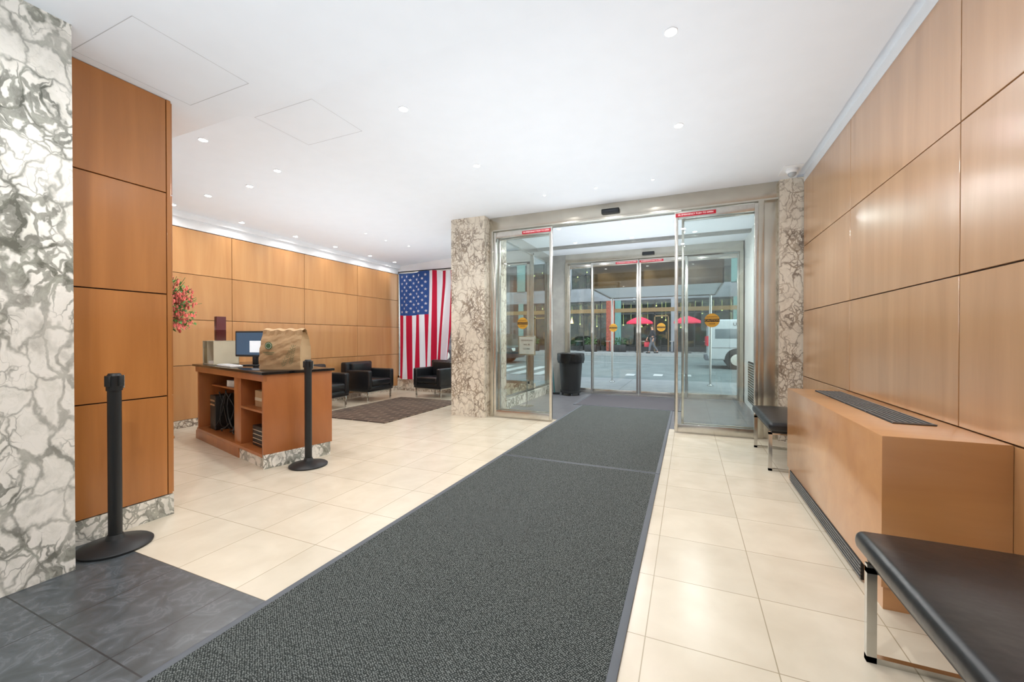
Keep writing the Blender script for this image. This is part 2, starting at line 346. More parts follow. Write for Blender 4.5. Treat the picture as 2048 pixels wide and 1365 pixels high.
def sliding(n,x0,x1,y,z1,sign=0,stick=None,fixed=False,sw=.04,handle=None):
    r=root(('window_%d' if fixed else 'door_%d')%n,((x0+x1)/2,y,0),'steel framed clear glass sliding door panel' if not fixed else 'fixed glass sidelight in slim steel frame',None,kind=ST)
    cx=(x0+x1)/2; a=x0-cx; b=x1-cx; bm=B()
    bx(bm,a,a+sw,-.022,.022,.012,z1,bev=.002); bx(bm,b-sw,b,-.022,.022,.012,z1,bev=.002)
    bx(bm,a+sw,b-sw,-.022,.022,z1-.09,z1,bev=.002); bx(bm,a+sw,b-sw,-.022,.022,.012,.11,bev=.002)
    fin('door_frame',bm,'steel',r); box_part('glass_pane','glass',r,a+sw,b-sw,-.004,.004,.11,z1-.09)
    if sign:
        s0=(b-.46,b-.02) if sign>0 else (a+.01,a+.47)
        p=box_part('push_sign','red',r,s0[0],s0[1],-.026,-.0225,z1-.068,z1-.022,bev=.001,label='red emergency instruction strip with white letters')
        text('IN EMERGENCY PUSH TO OPEN',.028,'txtw',p,((s0[0]+s0[1])/2,-.028,z1-.045),sx=1.0)
    if stick is not None: caution(r,stick-cx,-.005,1.42,.085)
    return r
sliding(1,-2.72,-1.79,5.60,2.8,1,-2.25)
sliding(2,-.16,.76,5.60,2.8,-1,.27)
sliding(5,-2.70,-1.83,5.72,2.8,fixed=True,sw=.03)
sliding(6,-.08,.77,5.72,2.8,fixed=True,sw=.03)
sliding(3,-1.92,-.94,8.74,2.82,1,-1.45)
sliding(4,-.93,-.02,8.74,2.82,-1,-.5)
sliding(7,-2.44,-1.88,8.82,2.82,fixed=True,sw=.035)
sliding(8,-.04,.89,8.82,2.82,fixed=True,sw=.035)
def sensor(x,y,z,w):
    r=root('motion_sensor',(x,y,z),'black motion sensor bar on the steel door header','sensor')
    bm=B(); bx(bm,-w/2,w/2,-.05,0,-.035,.035,bev=.015,seg=3); fin('housing',bm,'black',r)
    bm=B(); bx(bm,-w*.4,w*.4,-.053,-.045,-.012,.012,bev=.003); fin('sensor_window',bm,plain('sensor_lens','#30343a',.1),r)
sensor(-.97,5.615,2.92,.24); sensor(-.75,8.745,2.93,.24)
# ------------------------------------------------------------ mats and rug
def matobj(x0,x1,y0,y1,m,label):
    r=root('floor_mat',((x0+x1)/2,(y0+y1)/2,0),label,'mat'); a=(x1-x0)/2; b=(y1-y0)/2
    box_part('mat_pile',m,r,-a+.035,a-.035,-b+.016,b-.016,.001,.009,kind=None)
    bm=B()
    bx(bm,-a,-a+.035,-b,b,.001,.010,bev=.003); bx(bm,a-.035,a,-b,b,.001,.010,bev=.003)
    bx(bm,-a+.035,a-.035,-b,-b+.016,.001,.010,bev=.002); bx(bm,-a+.035,a-.035,b-.016,b,.001,.010,bev=.002)
    fin('rubber_edge',bm,'rubber',r)
matobj(-1.755,-.225,-1.5,3.775,'mat','charcoal ribbed entrance runner mat with rubber edge')
matobj(-1.755,-.225,3.785,7.14,'mat','charcoal ribbed runner mat running through the doorway')
matobj(-1.9,-.1,7.17,8.6,'mat2','grey entrance mat inside the vestibule')
def rugmat():
    m,nt,b=newmat('brown_woven_rug'); v=mapping(nt)
    br=N(nt,'ShaderNodeTexBrick'); br.offset=.5
    br.inputs['Scale'].default_value=1; br.inputs['Brick Width'].default_value=.3; br.inputs['Row Height'].default_value=.1; br.inputs['Mortar Size'].default_value=.007
    br.inputs['Color1'].default_value=C('#3f332b'); br.inputs['Color2'].default_value=C('#58483d'); br.inputs['Mortar'].default_value=C('#8a7866')
    L(nt,v,br.inputs['Vector']); L(nt,br.outputs[0],b.inputs['Base Color']); b.inputs['Roughness'].default_value=.95; return m
bm=B(); bx(bm,-5.33,-3.9,4.52,6.66,.001,.012,bev=.003); fin('area_rug',bm,rugmat(),label='dark brown patterned area rug on the tile floor',cat='rug')
# ------------------------------------------------------------ downlights
def downlight(x,y,z,r,first=[None]*3,power=7,cat=0):
    if first[cat] is None:
        q=root('recessed_downlight',(x,y,z),'round recessed white ceiling downlight, lit','light',group='recessed ceiling lights')
        bm=B()
        lathe(bm,[(r*1.0,0.004),(r*1.2,.004),(r*1.2,-.003),(r*1.1,-.006),(r,-.002)]); fin('trim_ring',bm,'white',q)
        bm=B(); cyl(bm,(0,0,.004),(0,0,-.007),r*1.02,seg=24); fin('lamp_lens',bm,'lens',q)
        first[cat]=q
    else: q=dup(first[cat],(x,y,z))
    if power:
        ld=bpy.data.lights.new('lamp','AREA'); ld.shape='DISK'; ld.size=r*2; ld.energy=power; ld.color=(1,.975,.95); ld.spread=math.radians(160)
        lo=bpy.data.objects.new('lamp',ld); COL.objects.link(lo); lo.location=(x,y,z-.012)
for x,y in ((-.1,2.63),(-.08,3.81),(-2.1,2.66),(-2.07,3.84)): downlight(x,y,CZ,.032,cat=0,power=10.5)
for x,y in ((-.5,.6),(-2.0,.5),(-.5,-1.2),(-2.2,-1.2)): downlight(x,y,2.81,.032,cat=0,power=13)  # unseen downlights added near the camera to brighten the marble column
for x,y in ((-.38,4.98),(-1.04,4.98),(-1.7,4.98)): downlight(x,y,CZ,.014,cat=1,power=4)
for x,y in ((-4.03,2.28),(-4.04,3.01),(-4.65,3.12),(-5.3,3.05)): downlight(x,y,cz(x)-.001,.031,cat=2,power=8)
for x,y in ((-5.93,3.0),(-5.93,3.86),(-5.93,4.74),(-5.93,5.56),(-5.93,6.45),(-5.93,7.2)): downlight(x,y,cz(x)-.001,.031,cat=2,power=2)
for x,y in ((-4.9,5.23),(-4.93,5.75),(-4.85,6.3)): downlight(x,y,cz(x)-.001,.014,cat=1,power=6)
for x in (-2.0,-.95,.1):
    for y in (6.6,7.7): downlight(x,y,CZ,.031,cat=2,power=15)
def uplight(x,y,z,sx,sy,e):  # added fill lamp aimed up to brighten the ceiling, no real fixture
    ld=bpy.data.lights.new('fill_uplight','AREA'); ld.shape='RECTANGLE'; ld.size=sx; ld.size_y=sy; ld.energy=e; ld.color=(.88,.95,1)
    lo=bpy.data.objects.new('fill_uplight',ld); COL.objects.link(lo); lo.location=(x,y,z); lo.rotation_euler=(math.pi,0,0)
uplight(-1.0,3.5,1.3,3.2,3.2,40); uplight(-4.6,4.9,1.3,2.2,4.2,38); uplight(-.9,-.6,1.3,3,3.2,52); uplight(-1,7.2,1.3,2.6,2.4,40)
# ------------------------------------------------------------ dome camera + plate
r=root('dome_camera',(1.03,5.3,CZ),'small white dome security camera on a ceiling plate','camera')
bm=B(); bx(bm,-.1,.09,-.15,.15,-.006,0,bev=.002); fin('mounting_plate',bm,'white',r)
bm=B(); lathe(bm,[(.055,-.006),(.058,-.03),(.045,-.05)],(0,-.03,0)); fin('housing',bm,'white',r)
bm=B(); sph(bm,(0,-.03,-.05),.042); fin('lens_dome',bm,plain('smoked_dome','#a5aaae',.1),r)
# ------------------------------------------------------------ HVAC cabinet
r=root('radiator_cabinet',(.992,3.22,0),'honey wood radiator cabinet with slatted metal grilles against the wall','cabinet')
x0,x1,y0,y1,zt=-.207,.207,-.93,.93,.77
bm=B(); bx(bm,x0,x1,y0,y1,.1,zt,bev=.003); fin('body',bm,'woodC',r)
bm=B(); bx(bm,x0+.01,x1,y0+.01,y1-.01,0,.1); fin('plinth',bm,'woodC',r)
bm=B(); bx(bm,x0+.16,x0+.33,y0+.35,y1-.15,zt,zt+.004,mi=1)
for i in range(7):
    xx=x0+.168+i*.0245; bx(bm,xx,xx+.009,y0+.355,y1-.155,zt+.003,zt+.009)
for i in range(5):
    yy=y0+.35+i*(1.36/4); bx(bm,x0+.16,x0+.33,yy-.004,yy+.004,zt+.003,zt+.008)
fin('top_grille',bm,[plain('dark_steel','#85878a',.35,.7),'txtb'],r,label='slatted grey metal top grille')
bm=B(); bx(bm,x0-.002,x0+.02,y0+.22,y1-.12,.012,.1,mi=1)
for i in range(5):
    zz=.018+i*.017; bx(bm,x0-.006,x0+.002,y0+.22,y1-.12,zz,zz+.007)
fin('bottom_grille',bm,[plain('dark_steel_b','#85878a',.35,.7),'txtb'],r)
# ------------------------------------------------------------ benches
def bench(x,y,lx,ly,label):
    r=root('bench',(x,y,0),label,'bench'); a=lx/2;b=ly/2
    bm=B(); bx(bm,-a,a,-b,b,.375,.45,bev=.03,seg=4)
    bmesh.ops.subdivide_edges(bm,edges=[e for e in bm.edges if e.calc_length()>.2],cuts=6,use_grid_fill=True)
    for v in bm.verts:
        if v.co.z>.43: v.co.z+=.014*(1-(v.co.x/a)**2)*(1-(v.co.y/b)**4)
    fin('seat_cushion',bm,'leather',r,label='black leather seat pad')
    bm=B(); bx(bm,-a+.03,a-.03,-b+.05,b-.05,.35,.376); fin('seat_frame',bm,'black',r)
    for s in (-1,1):
        bm=B(); yy=s*(b-.1); w=.012
        bx(bm,-a+.01,-a+.04,yy-w,yy+w,.0,.362); bx(bm,a-.04,a-.01,yy-w,yy+w,.0,.362)
        bx(bm,-a+.01,a-.01,yy-w,yy+w,.0,.022); bx(bm,-a+.01,a-.01,yy-w,yy+w,.33,.351)
        fin('leg',bm,'chrome',r,label='flat steel loop leg',smooth=False)
bench(.85,1.18,.5,1.66,'black leather backless bench with flat steel loop legs')
bench(.91,4.74,.5,1.06,'short black leather bench beside the radiator cabinet')
# ------------------------------------------------------------ stanchions
def stanchion(x,y,rz):
    r=root('stanchion',(x,y,0),'black retractable belt stanchion post on a round base','stanchion',rz)
    bm=B(); lathe(bm,[(.165,.0),(.168,.012),(.158,.02),(.09,.034),(.045,.05),(.034,.075)],seg=40); fin('base',bm,'black',r)
    bm=B(); cyl(bm,(0,0,.06),(0,0,.9),.031,seg=28); fin('post',bm,'black',r)
    bm=B(); cyl(bm,(0,0,.9),(0,0,.985),.036,seg=28); cyl(bm,(0,0,.985),(0,0,.998),.033,.026,seg=28)
    for i in range(4):
        a=i*math.pi/2; bx(bm,-.014,.014,.03,.046,.925,.985,bev=.003,mtx=Matrix.Rotation(a,4,'Z'))
    bx(bm,-.011,.011,.044,.05,.91,.985,mi=1)
    fin('belt_head',bm,['black','steel'],r)
stanchion(-3.02,1.235,.4); stanchion(-3.28,2.75,0)
# ------------------------------------------------------------ reception desk
ang=math.atan2(.48,-1.9)
A=Vector((-3.55,2.5,0))
DR=root('reception_desk',A,'wood reception desk with black counter and open shelves, marble toe kick','desk',ang)
W,D=1.96,.65
bm=B(); bx(bm,-.02,W+.03,-D-.02,.02,.865,.89,bev=.003); fin('counter_top',bm,'blackg',DR,label='thin polished black counter top')
bm=B(); bx(bm,.0,.035,-D,-.0,.13,.865,bev=.002); fin('side_panel',bm,'woodD',DR)
bm=B(); bx(bm,W-.06,W-.02,-D,-.02,.0,.865,bev=.002); fin('side_panel',bm,'woodD',DR)
bm=B(); bx(bm,.035,W-.06,-D,-D+.03,.1,.865); fin('back_panel',bm,'woodD',DR)
bm=B(); bx(bm,.62,.80,-D+.03,-.03,.1,.83,bev=.002); fin('divider',bm,'woodD',DR)
bm=B(); bx(bm,.035,W-.06,-D+.03,-.0,.10,.13,bev=.001); bx(bm,.6,W-.02,-D+.03,-.0,.0,.10,bev=.001); fin('bottom_shelf',bm,'woodD',DR)
bm=B(); bx(bm,.035,.62,-D+.03,-.02,.5,.52,bev=.001); fin('shelf',bm,'woodD',DR)
bm=B(); bx(bm,.8,W-.06,-D+.03,-.15,.62,.64,bev=.001); fin('shelf',bm,'woodD',DR)
bm=B(); bx(bm,.0,W-.02,-.03,.0,.80,.865,bev=.001); fin('apron',bm,'woodD',DR)
bm=B(); bx(bm,.02,.6,-D+.02,-.01,.0,.10); bx(bm,-.002,.02,-D+.02,.002,0,.13); fin('toe_kick',bm,'marbW',DR,label='grey veined marble toe kick')
def D2W(t,p,z=0):
    d=Vector((math.cos(ang),math.sin(ang),0)); q=Vector((math.sin(ang),-math.cos(ang),0))
    return A+d*t+q*p+Vector((0,0,z))
r=root('document_printer',D2W(.36,.22,.131),'black office device with paper slots on the lower shelf','printer',ang+math.pi)
bm=B(); bx(bm,-.14,.14,-.13,.13,0,.2,bev=.008); fin('body',bm,'black',r)
bm=B()
for i in range(4): bx(bm,-.12,.12,-.134,-.13,.03+i*.042,.038+i*.042)
fin('paper_slot',bm,'steelD',r)
r=root('water_bottle',D2W(.09,.1,.131),'pink plastic bottle on the lower shelf','bottle')
bm=B(); lathe(bm,[(.03,0),(.034,.01),(.034,.17),(.018,.2),(.018,.22)]); fin('bottle_body',bm,'pink',r)
bm=B(); cyl(bm,(0,0,.22),(0,0,.245),.021); fin('bottle_cap',bm,'paperw',r)
bm=B(); lathe(bm,[(.055,0),(.055,.1),(.02,.1),(.02,.0)]); fin('paper_roll',bm,'paperw',loc=D2W(.12,.14,.521),label='white paper roll standing on the shelf',cat='paper roll')
r=root('storage_box',D2W(.36,.2,.521),'brown cardboard box on the middle shelf','box',ang+math.pi)
bm=B(); bx(bm,-.1,.1,-.1,.1,0,.16,bev=.003); fin('carton',bm,'kraft',r)
bm=B(); bx(bm,-.1,.1,-.1015,-.1,.06,.09); fin('tape',bm,'cream',r)
r=root('control_box',D2W(1.0,.2,.641),'grey electrical control box with red indicator lights','control box',ang+math.pi)
bm=B(); bx(bm,-.12,.12,-.06,.06,0,.14,bev=.005); fin('housing',bm,plain('dark_grey_metal','#3a3c3e',.5),r)
led=emis('red_led','#ff3020',2)
for i in range(3):
    bm=B(); cyl(bm,(-.06+i*.06,-.06,.08),(-.06+i*.06,-.066,.08),.012); fin('indicator_light',bm,led,r)
r=root('computer_tower',D2W(1.62,.28,.131),'black computer tower standing inside the desk','computer',ang+math.pi)
bm=B(); bx(bm,-.09,.09,-.2,.2,0,.4,bev=.006); fin('case',bm,'black',r)
bm=B(); bx(bm,-.075,.075,-.204,-.2,.28,.30); bx(bm,-.075,.075,-.204,-.2,.33,.35); fin('drive_bay',bm,'steelD',r)
r=root('router',D2W(1.22,.3,.131),'small dark network router box on the lower desk shelf','router',ang+math.pi)
bm=B(); bx(bm,-.13,.13,-.09,.09,0,.06,bev=.006); fin('housing',bm,plain('router_grey','#4b4e50',.5),r)
bm=B(); cyl(bm,(-.1,.07,.05),(-.1,.07,.22),.006,seg=8); fin('antenna',bm,'black',r)
bm=B()
for k in range(6):
    o=.004*math.sin(k*3); bx(bm,-.11+o,.11+o,-.15,.15,k*.012,k*.012+.0115)
fin('paper_pile',bm,'paperw',loc=D2W(1.35,.33,.641),rot=(0,0,ang+.15),label='pile of white papers on the upper desk shelf',cat='papers')
bm=B()
for k in range(7):
    pts=[]; x=.90+k*.09
    for i in range(9):
        t=i/8; p=D2W(x+.05*math.sin(5*t+k),.10+.06*math.cos(4*t+k*2),.60-.44*math.sin(t*math.pi*.5)+.03*math.sin(9*t)); pts.append(p)
    tube(bm,pts,.007,6)
fin('power_cables',bm,'black',label='tangle of black power cables inside the desk',cat='cable',kind='stuff')
CT=.8905
r=root('file_tray',D2W(1.74,.2,CT),'cream metal desktop tray box','tray',ang+math.pi)
bm=B(); bx(bm,-.19,.19,-.13,.13,0,.008); bx(bm,-.19,-.182,-.13,.13,0,.28); bx(bm,.182,.19,-.13,.13,0,.28); bx(bm,-.19,.19,.122,.13,0,.28); bx(bm,-.19,.19,-.13,.13,.272,.28,bev=.001)
bx(bm,-.03,-.022,-.13,.13,.008,.272); fin('tray_shell',bm,'cream',r)
bm=B(); bx(bm,-.18,-.04,-.12,.1,.009,.2,bev=.004); fin('file_stack',bm,plain('olive_files','#8d8668',.6),r)
bm=B(); bx(bm,-.02,.175,-.12,.1,.009,.04); fin('paper_stack',bm,'paperw',r)
r=root('binder',D2W(1.76,.2,CT+.2805),'dark maroon upright box file on the tray','binder',ang+math.pi)
bm=B(); bx(bm,-.04,.04,-.05,.05,0,.29,bev=.004); fin('binder_cover',bm,'maroon',r)
bm=B(); bx(bm,-.03,.03,-.0515,-.05,.17,.25); fin('spine_label',bm,plain('maroon_b','#2e0c10',.4),r)
r=root('computer_monitor',D2W(1.06,.30,CT),'flat computer monitor with a lit blue screen','monitor',math.radians(8))
bm=B(); bx(bm,-.24,.24,-.012,.02,.1,.39,bev=.006); fin('bezel',bm,'black',r)
bm=B(); bx(bm,-.222,.222,-.0135,-.012,.122,.372); fin('screen',bm,'screen',r)
bm=B(); bx(bm,-.03,.18,-.0145,-.0135,.15,.28); fin('screen_window',bm,'screenw',r)
bm=B(); bx(bm,-.03,.03,.02,.05,.01,.25,bev=.004); fin('stand',bm,'black',r)
bm=B(); bx(bm,-.12,.12,-.08,.1,0,.012,bev=.004); fin('stand_base',bm,'black',r)
r=root('keyboard',D2W(1.15,.10,CT),'white computer keyboard on the counter','keyboard',ang+math.pi)
bm=B(); bx(bm,-.21,.21,-.06,.06,0,.014,bev=.004); fin('key_tray',bm,'paperw',r)
bm=B()
for i in range(14):
    for j in range(4): bx(bm,-.2+i*.0286,-.2+i*.0286+.024,-.05+j*.026,-.05+j*.026+.021,.0135,.019)
fin('keys',bm,plain('grey_keys','#c4c6c8',.6),r,kind='stuff')
# paper bag
r=root('paper_bag',D2W(.24,.30,CT),'brown kraft paper carrier bag with green leaf print and folded top','bag',math.radians(22))
w,dp,h=.205,.10,.375
bm=B()
nu=48; nv=16
def bagpt(s,t):
    per=[(-w,-dp),(w,-dp),(w,dp),(-w,dp)]
    k=s*4; i=int(k)%4; f=k-int(k); a=per[i]; b=per[(i+1)%4]
    x=a[0]+(b[0]-a[0])*f; y=a[1]+(b[1]-a[1])*f
    gus=0
    if i in (1,3): gus=-.05*math.sin(math.pi*f)*max(0,(t-.3)/.7)*(1 if i==1 else -1)
    sq=1-.6*max(0,(t-.5)/.5)**1.3
    return Vector((x*(1-.03*t)+gus, y*sq, h*t))
ring=[[bm.verts.new(bagpt(i/nu,j/nv)) for i in range(nu)] for j in range(nv+1)]
for j in range(nv+1):
    for v in ring[j]:
        t=j/nv; n=Vector((0,-1,0)) if v.co.y<0 else Vector((0,1,0))
        cr=abs(math.sin(v.co.x*19+t*6))**.6*.007+abs(math.sin(v.co.x*11-t*13+1))*.008+abs(math.sin(v.co.x*37+t*21))*.003
        v.co+=n*(cr-.009)*min(1,t*4)
        v.co.z+=.008*math.sin(v.co.x*21)*t
for j in range(nv):
    for i in range(nu): bm.faces.new((ring[j][i],ring[j][(i+1)%nu],ring[j+1][(i+1)%nu],ring[j+1][i]))
bm.faces.new(ring[0][::-1]); bm.faces.new(ring[-1])
fin('bag_body',bm,'kraft',r,smooth=False)
bm=B(); n=20
pr=[(-.058,h-.055),(-.05,h+.012),(-.01,h+.03),(.03,h+.015),(.036,h-.03)]
rows=[[bm.verts.new((-w*.98+2*w*.98*i/n, y+.006*math.sin(i*1.7+z*40), z+.007*math.sin(i*1.1))) for (y,z) in pr] for i in range(n+1)]
for a,b in zip(rows,rows[1:]):
    for k in range(4): bm.faces.new((a[k],b[k],b[k+1],a[k+1]))
fin('folded_top',bm,'kraft',r,smooth=False)
fr_=-dp-.012
bm=B(); cyl(bm,(-.105,fr_,.235),(-.105,fr_-.003,.235),.036,seg=28); lg=fin('green_logo',bm,'green',r,label='round green printed logo')
bm=B(); 
for k in range(28):
    a=k*2*math.pi/28; b=(k+1)*2*math.pi/28
    quad(bm,[(-.105+R*math.cos(t_),fr_-.004,.235+R*math.sin(t_)) for R,t_ in ((.028,a),(.028,b),(.025,b),(.025,a))])
fin('logo_ring',bm,'paperw',lg)
bm=B(); bx(bm,-.16,-.05,fr_-.0,fr_+.002,.165,.170); bx(bm,-.145,-.065,fr_,fr_+.002,.15,.154); fin('printed_line',bm,'green',r)
bm=B()
for (x0_,z0_,a0,l0) in ((.03,.03,1.1,.24),(.11,.05,1.35,.2)):
    d0=Vector((math.cos(a0),0,math.sin(a0)))
    for k in range(8):
        t=k/8; c=Vector((x0_,fr_-.003,z0_))+d0*l0*t
        for s in (-1,1):
            a=a0+s*.5; l=.05*(1-.4*t); d=Vector((math.cos(a),0,math.sin(a)))*l; q=Vector((-math.sin(a),0,math.cos(a)))*.0022
            e=c+d
            if abs(e.x)<.2 and e.z<.33: quad(bm,[c,c+d/2+q,e,c+d/2-q])
fin('leaf_print',bm,'green',r)
# ------------------------------------------------------------ flowers
r=root('flower_arrangement',(-5.72,2.78,0),'coral pink blossoms and green leaves in a tall vase','flowers')
bm=B(); lathe(bm,[(.11,0),(.11,.02),(.06,.04),(.06,.98),(.09,1.0),(.09,1.02)]); fin('pedestal',bm,'woodB',r)
bm=B(); lathe(bm,[(.05,1.02),(.075,1.1),(.08,1.25),(.05,1.38),(.06,1.42)]); fin('vase',bm,plain('grey_glaze','#8d938e',.2),r)
bs,bl,bf=B(),B(),B()
for k in range(290):
    th=random.uniform(0,2*math.pi); el=random.uniform(-.8,1.35); R=random.uniform(.15,.38)
    tip=Vector((R*math.cos(th)*math.cos(el),R*math.sin(th)*math.cos(el),1.58+R*1.2*math.sin(el)))
    base=Vector((0,0,1.4)); midp=base.lerp(tip,.5)+Vector((0,0,.06))
    tube(bs,[base,midp,tip],.003,5)
    for j in range(7):
        p=midp.lerp(tip,.2+.8*j/7)+Vector([random.uniform(-.025,.025) for _ in range(3)])
        if k%2:
            sph(bf,p,random.uniform(.008,.017),u=6,v=4,sc=(1,1,1.6))
        else:
            d=Vector([random.uniform(-1,1) for _ in range(3)]).normalized()*random.uniform(.03,.08); q=d.cross(Vector((0,0,1))).normalized()*.015
            quad(bl,[p,p+d/2+q,p+d,p+d/2-q])
fin('stems',bs,plain('stem_green','#4d6a34',.6),r,kind='stuff'); fin('leaves',bl,plain('leaf_green','#4a8238',.5,var=.4),r,kind='stuff'); fin('blossoms',bf,plain('coral_petal','#cf6258',.6,var=.35,vs=14),r,kind='stuff')
# ------------------------------------------------------------ armchairs
def armchair(x,y,rz,label):
    r=root('armchair',(x,y,0),label,'armchair',rz,group='black leather lounge chairs')
    bm=B(); bx(bm,-.35,.35,-.33,.3,.2,.3,bev=.02); fin('seat_frame',bm,'leather',r)
    bm=B(); bx(bm,-.255,.255,-.35,.2,.3,.43,bev=.035,seg=4); fin('seat_cushion',bm,'leather',r)
    bm=B(); bx(bm,-.35,.35,.2,.35,.2,.74,bev=.035,seg=4); fin('backrest',bm,'leather',r)
    bm=B(); bx(bm,-.25,.25,.12,.22,.42,.72,bev=.035,seg=4); fin('back_cushion',bm,'leather',r)
    for s in (-1,1):
        bm=B(); bx(bm,s*.35-(.1 if s>0 else 0),s*.35+(.1 if s<0 else 0),-.35,.22,.24,.6,bev=.03,seg=4); fin('armrest',bm,'leather',r)
    for sx in (-1,1):
        for sy in (-1,1):
            bm=B(); bx(bm,sx*.31-.012,sx*.31+.012,sy*.29-.012,sy*.29+.012,0,.21,bev=.002); fin('leg',bm,'chrome',r,label='slim chrome leg')
    bm=B()
    for sx in (-1,1): bx(bm,sx*.31-.01,sx*.31+.01,-.29,.29,.18,.2)
    bx(bm,-.31,.31,-.3,-.28,.18,.2); fin('chrome_rail',bm,'chrome',r)
    return r
a1=armchair(-5.72,6.15,math.pi/2,'black leather armchair with chrome legs against the wood wall')
dup(a1,(-5.74,5.02,0),math.pi/2,'black leather armchair with chrome legs near the desk')
dup(a1,(-4.72,7.06,0),-.1,'black leather armchair with chrome legs below the flag')
# ------------------------------------------------------------ flag
def cloth(name,col):
    m,nt,b=newmat(name); b.inputs['Base Color'].default_value=C(col); b.inputs['Roughness'].default_value=.8
    tl=N(nt,'ShaderNodeBsdfTranslucent'); tl.inputs[0].default_value=C(col); ms=N(nt,'ShaderNodeMixShader'); ms.inputs[0].default_value=.5
    out=[n for n in nt.nodes if n.type=='OUTPUT_MATERIAL'][0]
    L(nt,b.outputs[0],ms.inputs[1]); L(nt,tl.outputs[0],ms.inputs[2]); L(nt,ms.outputs[0],out.inputs[0]); return m
fr=cloth('flag_red','#c8183a'); fw=cloth('flag_white','#f2eef0'); fb=cloth('flag_blue','#34528e')
bm=B(); FW,FH=1.5,2.40; nc=104; nr=40
def fp(i,j,off=0,k=1.0):
    u=i/nc; v=j/nr
    vv=max(0,v-.12)
    right=max(0,(u-.5)/.5)
    x=u*FW - right*vv*.16*FW
    amp=.022+.035*right+.03*v
    sway=amp*math.sin(u*27+v*2.0)+.012*math.sin(u*61+v*4)
    z=-v*FH*(1-.15*right*right) -.02*math.sin(u*9)*(1 if v<.02 else .6)
    return Vector((x,sway-off,z))
g=[[bm.verts.new(fp(i,j)) for i in range(nc+1)] for j in range(nr+1)]
for j in range(nr):
    for i in range(nc):
        f=bm.faces.new((g[j][i],g[j+1][i],g[j+1][i+1],g[j][i+1])); s=i//8
        f.material_index=2 if (s<7 and j<16) else (0 if s%2==0 else 1)
for col in range(9):
    k=6 if col%2==0 else 5
    for q in range(k):
        iu=(col+1)/10*56; jv=((q*2+1+(0 if k==6 else 1))/12)*16
        c=fp(iu,jv,.010); pts=[]
        for a in range(10):
            R=.038 if a%2==0 else .0155; th=math.pi/2+a*math.pi/5
            xx=R*math.cos(th); ii=iu+xx/FW*nc
            p=fp(ii,jv,.010); pts.append((p.x,p.y,c.z+R*math.sin(th)))
        quad(bm,pts,1)
fin('hanging_flag',bm,[fr,fw,fb],loc=(-6.07,7.52,2.68),label='American flag hung vertically in the lobby window',cat='flag',fixn=False)
# ------------------------------------------------------------ vestibule items
r=root('trash_can',(-2.28,8.4,0),'black plastic trash can with liner on a wheeled dolly','trash can')
bm=B(); lathe(bm,[(.19,.09),(.2,.1),(.25,.8),(.27,.81),(.27,.86),(.25,.86),(.24,.7),(.19,.14)]); fin('bin',bm,'black',r)
bm=B(); lathe(bm,[(.272,.68),(.285,.76),(.282,.875),(.262,.885),(.25,.86),(.262,.75)]); 
for v in bm.verts: v.co.x*=1+.03*math.sin(v.co.z*40+v.co.y*30)
fin('bin_liner',bm,plain('black_bag','#0f1012',.25,bump=.5,bs=20),r)
bm=B(); lathe(bm,[(.2,.05),(.22,.06),(.22,.1),(.2,.1)]); fin('dolly',bm,'black',r)
for i in range(4):
    a=i*math.pi/2+.4; bm=B(); c=(.17*math.cos(a),.17*math.sin(a),.03); cyl(bm,(c[0]-.01,c[1],.03),(c[0]+.01,c[1],.03),.03); fin('caster',bm,'rubber',r)
bm=B(); cyl(bm,(0,0,.0),(-.1,0,1.2),.012,mi=0); bx(bm,-.1,.1,-.03,.03,0,.04,mi=1); fin('broom',bm,[plain('teal_handle','#2f6f74',.5),'black'],loc=(-2.62,8.35,0),label='long handled broom with teal pole leaning by the trash can',cat='broom')
r=root('notice_stand',(-2.62,6.72,0),'white framed notice on a slim steel stand','sign')
bm=B(); cyl(bm,(0,0,.012),(0,0,.92),.012); fin('pole',bm,'chrome',r)
bm=B(); lathe(bm,[(.13,0),(.13,.008),(.02,.016)]); fin('base',bm,'chrome',r)
bm=B(); bx(bm,-.16,.16,-.012,.004,.9,1.24,bev=.003,mi=0); bx(bm,-.14,.14,-.014,-.012,.92,1.22,mi=1); fin('notice_board',bm,['steelD','paperw'],r)
for i,t in enumerate(('THIS BUILDING','WILL BE','CLOSED')): text(t,.034,'txtb',r,(0,-.016,1.16-i*.075))
# ------------------------------------------------------------ outside
asph=plain('asphalt','#6a7372',.8,var=.15,vs=2); conc=tiles('sidewalk_concrete','#84888a','#949896','#6c6e6c',1.5,(0,0,0),.7,.01)
def zs(y): return -.12+(y-12.6)/13.4*.22
bm=B(); quad(bm,[(-45,8.9,-.02),(25,8.9,-.02),(25,12.6,-.02),(-45,12.6,-.02)]); quad(bm,[(-45,7.8,-.02),(-2.86,7.8,-.02),(-2.86,8.9,-.02),(-45,8.9,-.02)])
quad(bm,[(-45,12.6,-.02),(25,12.6,-.02),(25,12.6,-.2),(-45,12.6,-.2)])
fin('sidewalk',bm,conc,kind=ST,smooth=False,fixn=False)
bm=B(); quad(bm,[(-45,12.6,-.12),(25,12.6,-.12),(25,26,.1),(-45,26,.1)])
fin('street',bm,asph,kind=ST,smooth=False,fixn=False)
paint=plain('road_paint','#b4b8b6',.7)
bm=B()
def mark(x0,x1,y0,y1): quad(bm,[(x0,y0,zs(y0)+.006),(x1,y0,zs(y0)+.006),(x1,y1,zs(y1)+.006),(x0,y1,zs(y1)+.006)])
for i in range(5): mark(-5.2-i*.8,-4.8-i*.8,13.6,17.0)
mark(-40,25,20.2,20.3); mark(-40,25,24.0,24.08)
for i in range(3): mark(-2.0+i*.9,-1.7+i*.9,14.4+i*.2,15.0+i*.2)
fin('road_marking',bm,paint,kind=ST,smooth=False,fixn=False)
